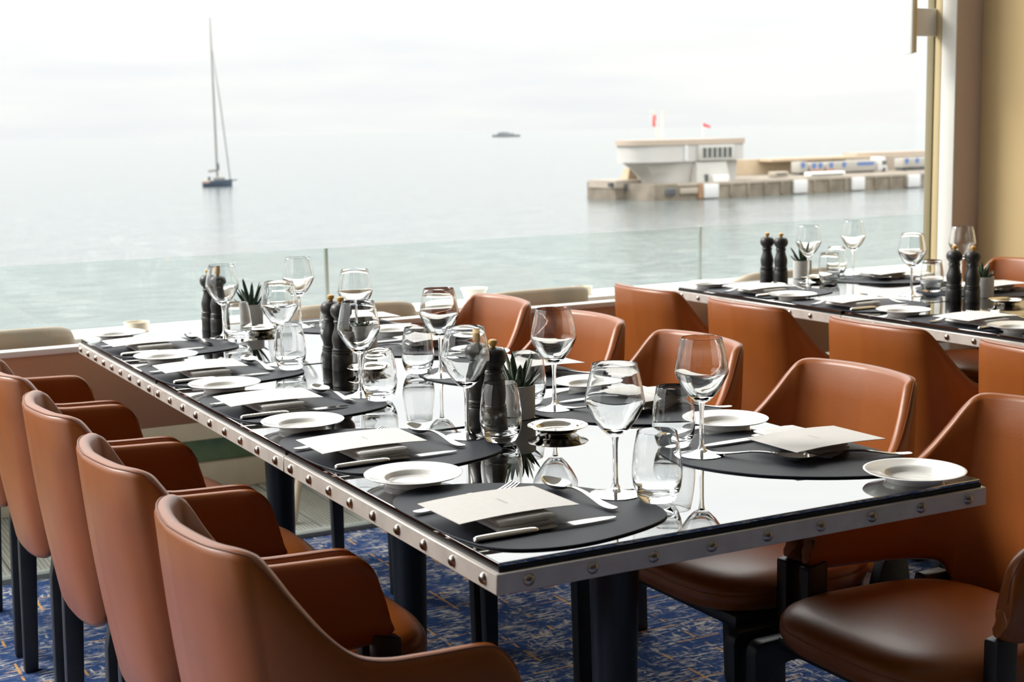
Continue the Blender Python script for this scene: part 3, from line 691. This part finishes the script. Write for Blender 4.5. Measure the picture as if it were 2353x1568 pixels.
MB().add([(-6.6,18,4.2),(-1.6,18,4.2),(-1.6,21,4.2),(-6.6,21,4.2),(-5.6,18.5,6.9),(-2.6,18.5,6.9),(-2.6,20.5,6.9),(-5.6,20.5,6.9)], [(0,3,2,1),(4,5,6,7),(0,1,5,4),(1,2,6,5),(2,3,7,6),(3,0,4,7)]).build('mooring_block', SANDW, pier, smooth=0)
for i in range(16):
    MB().box(8.5 + i * 5.2, 9.3 + i * 5.2, -0.35, 0.0, 0.4, 3.1).build('rib', CONC, pier, smooth=0)
for u in (0.4, 27.9, 47.0, 66.6):
    MB().box(u, u + 4.3, -0.9, -0.2, 0.2, 3.3).build('white_fender', WFEND, pier, bevel=0.2)
for (u, v_, z) in ((-9.4, 0.6, 1.2), (-10.9, 13.6, 2.1), (-14.4, 15.0, 2.9)):
    MB().box(u, u + 2.3 - (0.9 if z > 2.5 else 0), v_ - 0.6, v_ + 0.4, z, z + 1.4 - (0.4 if z > 2.5 else 0)).build('rubber_fender', RUBBER, pier, bevel=0.1)
MB().box(-6.2, -1.2, -0.6, 0, 1.4, 2.7).build('pale_fender', CONCP, pier, bevel=0.1)
MB().box(-0.9, 0.2, -0.5, 0, 0.2, 3.5).build('rust_pile', mat('rust', (0.30, 0.16, 0.08), rough=0.9), pier, smooth=0)
MB().box(17, 110, 31, 33, 3.4, 7.5).build('breakwater_wall', SANDW, pier, smooth=0)
MB().box(46, 83, 26, 31, 6.9, 7.6).build('shed_roof', SANDW, pier, smooth=0)
MB().box(78.5, 110, 28, 33, 7.3, 8.3).build('shed_roof', FASC, pier, smooth=0)
MB().box(72, 110, 25.5, 30.5, 3.4, 7.3).build('shed_wall', CONCP, pier, smooth=0)
# control tower
tw = at_pier('harbour_tower'); tag(tw, 'white harbour control tower with curved flared front on the pier end', 'building')
V0 = 6.0
def plan(r0):   # rounded nose on the left
    pts = [(18.1, V0 + 0)] + [(18.1, V0 + 13)] + [(-6 + r0 * math.cos(math.radians(a)), V0 + 6.5 + 6.5 * math.sin(math.radians(a))) for a in range(90, 271, 15)]
    return pts
MB().prism([(x, y) for x, y in plan(6.1)], 8.3, 12.1).build('upper_storey', TOWER, tw, smooth=30)
MB().prism([(x + (0.25 if x > 0 else -0.25), y + (0.25 if y > V0 + 6 else -0.25)) for x, y in plan(6.3)], 12.1, 13.3).build('roof_band', FASC, tw, smooth=30)
lo = [(17.1, V0 + 1.5), (17.1, V0 + 11), (-3, V0 + 11), (-5.5, V0 + 9), (-6.5, V0 + 6.5), (-5.5, V0 + 3.5), (-3.0, V0 + 1.5)]
hi = [(17.1, V0 + 1.0), (17.1, V0 + 12), (-4, V0 + 12.6), (-9.5, V0 + 10.5), (-11.6, V0 + 6.5), (-9.5, V0 + 2.5), (1.0, V0 + 0.4)]
MB().loft([[(x + (X - x) * t ** 1.6, y + (Y - y) * t ** 1.6, 3.5 + 4.8 * t) for (x, y), (X, Y) in zip(lo, hi)] for t in (0, .2, .4, .6, .8, 1.0)]).build('flared_base', TOWER, tw, smooth=50)
MB().box(4.0, 14.6, V0 - 0.9, V0 + 0.3, 8.4, 11.9).build('window_box', TOWER, tw, bevel=0.1)
MB().box(4.6, 14.0, V0 - 1.0, V0 - 0.85, 9.05, 11.3).build('window', DARKGL, tw, smooth=0)
for i in range(7):
    MB().box(4.6 + i * 1.52, 4.6 + i * 1.52 + 0.22, V0 - 1.08, V0 - 0.9, 9.05, 11.3).build('mullion', GREYP, tw, smooth=0)
MB().add([(3.0, V0 - 1.2, 3.5), (13.2, V0 - 1.2, 3.5), (13.2, V0 + 1, 3.5), (3.0, V0 + 1, 3.5), (3.6, V0 - 0.5, 8.1), (12.4, V0 - 0.5, 8.1), (12.4, V0 + 1, 8.1), (3.6, V0 + 1, 8.1)], [(0,3,2,1),(4,5,6,7),(0,1,5,4),(1,2,6,5),(2,3,7,6),(3,0,4,7)]).build('stair_block', TOWER, tw, smooth=0)
MB().box(0.2, 1.1, V0 - 0.4, V0, 8.4, 12.0).build('drain_pipe', WFEND, tw, smooth=0)
MB().box(5.4, 6.4, V0 - 1.3, V0 - 1.1, 3.5, 5.3).build('door', DARKGL, tw, smooth=0)
MB().box(7.4, 11.6, V0 - 2.2, V0 - 1.2, 3.5, 5.0).build('kiosk', WHITEPAINT, tw, bevel=0.05)
for i, (u, du, h) in enumerate(((-3.8, -1.9, 6.6), (-2.9, 0.3, 6.6))):
    m_ = MB().tube([(u, V0 + 4, 13.2), (u + du, V0 + 4, 13.2 + h)], [0.35, 0.18], 8).build('mast', GREYP, tw)
    if i == 0: MB().box(u + du * 0.72 - 0.35, u + du * 0.72 + 0.45, V0 + 3.8, V0 + 4.2, 16.3, 18.9).build('red_pennant', REDF, m_, bevel=0.1)
    for q in (0.75, 0.88, 0.98):
        MB().box(u + du * q - 0.8, u + du * q + 0.8, V0 + 3.9, V0 + 4.1, 13.2 + h * q - 0.08, 13.2 + h * q + 0.08).build('crossbar', GREYP, m_, smooth=0)
MB().tube([(10, V0 + 5, 13.1), (10, V0 + 5, 17.0)], 0.1, 6).build('flag_pole', GREYP, tw)
MB().add([(10, V0 + 5, 17.0), (12.4, V0 + 5, 16.2), (12.4, V0 + 5, 15.7), (10, V0 + 5, 16.2), (10, V0 + 5.1, 17.0), (12.4, V0 + 5.1, 16.2), (12.4, V0 + 5.1, 15.7), (10, V0 + 5.1, 16.2)], [(0,1,2,3),(7,6,5,4),(0,4,5,1),(1,5,6,2),(2,6,7,3),(3,7,4,0)]).build('flag', REDF, tw, smooth=0)
# trailers and vans on the pier
def trailer(u0, u1, z0, z1, label, discs, cab=False, stripe=False, foot=None):
    t = at_pier('truck_trailer'); tag(t, label, 'truck', 'trailers on the pier')
    MB().box(u0, u1, 16.5, 19.5, z0, z1).build('body', TRAIL, t, bevel=0.08)
    for d in discs:
        b = MB()
        b.lathe([(0, 0.0), (0.75, 0.0), (0.75, 0.06), (0, 0.06)], 20); o = b.build('emblem', BLUE, t); o.location = (d, 16.5, (z0 + z1) / 2 + 0.5); o.rotation_euler = (PI / 2, 0, 0)
    if stripe: MB().box(u1 - 7.0, u1 - 1.0, 16.42, 16.5, z1 - 1.15, z1 - 0.35).build('blue_lettering_band', BLUE, t, smooth=0)
    if foot: MB().box(foot[0], foot[1], 16.4, 16.5, z0, z0 + 0.9).build('red_bumper', TRED, t, smooth=0)
    for w in ((u0 + 1.2, u1 - 1.5) if u1 - u0 > 6 else ((u0 + u1) / 2,)):
        o = MB().lathe([(0, 0), (.55, 0), (.55, .5), (0, .5)], 16).build('wheel', RUBBER, t); o.location = (w, 17.1, 3.55 + .55); o.rotation_euler = (PI / 2, 0, 0)
    MB().box(u0 + 0.1, u1 - 0.1, 16.9, 19.1, 3.7, z0).build('chassis', RUBBER, t, smooth=0)
    if cab:
        c = MB().add([(u1 + .6, 16.6, 3.9), (u1 + 4.4, 16.6, 3.9), (u1 + 4.4, 19.2, 3.9), (u1 + .6, 19.2, 3.9), (u1 + .6, 16.6, 7.4), (u1 + 3.4, 16.6, 7.4), (u1 + 3.4, 19.2, 7.4), (u1 + .6, 19.2, 7.4)], [(0,3,2,1),(4,5,6,7),(0,1,5,4),(1,2,6,5),(2,3,7,6),(3,0,4,7)]).build('cab', WFEND, t, bevel=0.15)
        MB().box(u1 + 2.3, u1 + 3.7, 16.5, 16.6, 5.4, 6.4).build('cab_window', DARKGL, c, smooth=0)
        o = MB().lathe([(0, 0), (.6, 0), (.6, .5), (0, .5)], 16).build('cab_wheel', RUBBER, c); o.location = (u1 + 3.0, 17.1, 4.1); o.rotation_euler = (PI / 2, 0, 0)
trailer(46.4, 49.2, 4.2, 6.9, 'narrow grey trailer with a blue emblem, leftmost on the pier', (47.6,))
trailer(50.2, 54.8, 4.0, 6.6, 'grey trailer with two blue emblems and red bumper on the pier', (51.4, 53.6), foot=(50.3, 54.6))
trailer(55.8, 73.8, 4.0, 6.6, 'long grey trailer with blue band and white cab on the pier', (57.4, 62.0), cab=True, stripe=True, foot=(55.9, 58.4))
trailer(83.8, 96.0, 4.4, 6.8, 'grey trailer with three blue emblems by the window frame on the pier', (85.2, 89.2, 92.9))
for u0, u1, z1, lb in ((31.0, 35.6, 5.0, 'small white van parked left of the trailers on the pier'), (37.6, 49.6, 4.7, 'long low white barge-like cart parked at the quay edge')):
    t = at_pier('parked_van' if u1 - u0 < 6 else 'flat_cart'); tag(t, lb, 'van' if u1 - u0 < 6 else 'cart')
    MB().box(u0, u1, 9.0 if u1 - u0 < 6 else 4.0, 11.5 if u1 - u0 < 6 else 6.0, 3.75, z1).build('body', CONCP if u1 - u0 < 6 else WHITEPAINT, t, bevel=0.25)
    MB().box(u0 + .6, u1 - .8, (9.0 if u1 - u0 < 6 else 4.0) - .06, (9.0 if u1 - u0 < 6 else 4.0), 3.95 if u1 - u0 > 6 else 4.2, 4.25 if u1 - u0 > 6 else 4.6).build('window_band', DARKGL, t, smooth=0)

# ------------------------------------------------------------------ boats
HULL = mat('navy_hull', (0.05, 0.07, 0.10), rough=0.35); DECKW = mat('teak_stern', (0.34, 0.26, 0.21), rough=0.7); MASTM = mat('grey_mast', (0.22, 0.215, 0.20), rough=0.5)
def hull(L, B, H, mb):
    rings = []
    for i in range(11):
        t = i / 10; x = -L / 2 + L * t; w = B / 2 * (1 - max(0, (t - 0.35) / 0.65) ** 2.2) * (0.86 + 0.14 * min(1, t / 0.3)); w = max(w, 0.05)
        zz = H * (0.85 + 0.18 * t)
        rings.append([(x, -w * 0.75, 0.0), (x, -w, zz * 0.6), (x, -w * 0.97, zz), (x, w * 0.97, zz), (x, w, zz * 0.6), (x, w * 0.75, 0.0)])
    return mb.loft(rings)
sb = empty('sailing_yacht', (137.7, 455.6, -14.7), math.radians(-12)); tag(sb, 'dark hulled sailing yacht with a very tall bare mast', 'sailboat')
hull(9.4, 4.2, 2.2, MB()).build('hull', HULL, sb, smooth=40)
MB().box(-4.75, -1.2, -2.0, 2.0, 1.15, 2.05).build('stern', DECKW, sb, bevel=0.15)
MB().box(-1.2, 2.4, -1.2, 1.2, 1.9, 3.0).build('cabin', MASTM, sb, bevel=0.2)
MB().tube([(0.1, 0, 2.0), (0.1, 0, 30), (0.1, 0, 53)], [.40, .34, .16], 10).build('mast', MASTM, sb)
MB().tube([(0.0, 0, 5.3), (-2.7, 0, 5.0)], [.42, .42], 8).build('boom', MASTM, sb)
MB().tube([(0.35, 0, 5.2), (0.4, 0, 7.4)], [.5, .4], 8).build('sail_bag', HULL, sb)
MB().tube([(4.1, 0, 2.2), (2.0, 0, 27), (0.2, 0, 44)], [.22, .20, .06], 8).build('furled_jib', MASTM, sb)
MB().tube([(4.5, 0, 1.9), (6.3, 0, 2.0)], [.25, .18], 8).build('bowsprit', HULL, sb)
MB().box(-2.9, -2.1, -.5, .5, 2.0, 3.2).build('helm', HULL, sb, bevel=0.1)
HAZE = mat('distant_yacht_haze', (0.20, 0.22, 0.235), rough=0.6)  # sea haze put into the yacht's colour as an even pale blue-grey
my = empty('motor_yacht', (1733, 3255, -14.7), math.radians(-26)); tag(my, 'haze-grey motor yacht far out near the horizon', 'yacht')
hull(70, 12, 6.5, MB()).build('hull', HAZE, my, smooth=40)
MB().box(-20, 22, -5, 5, 6.5, 9.5).build('main_deck', HAZE, my, bevel=0.5)
MB().box(-6, 20, -4.5, 4.5, 9.5, 12.0).build('bridge_deck', HAZE, my, bevel=0.5)
MB().tube([(8, 0, 12), (8, 0, 16)], [1.2, .5], 8).build('radar_mast', HAZE, my)
my.rotation_euler.z += PI
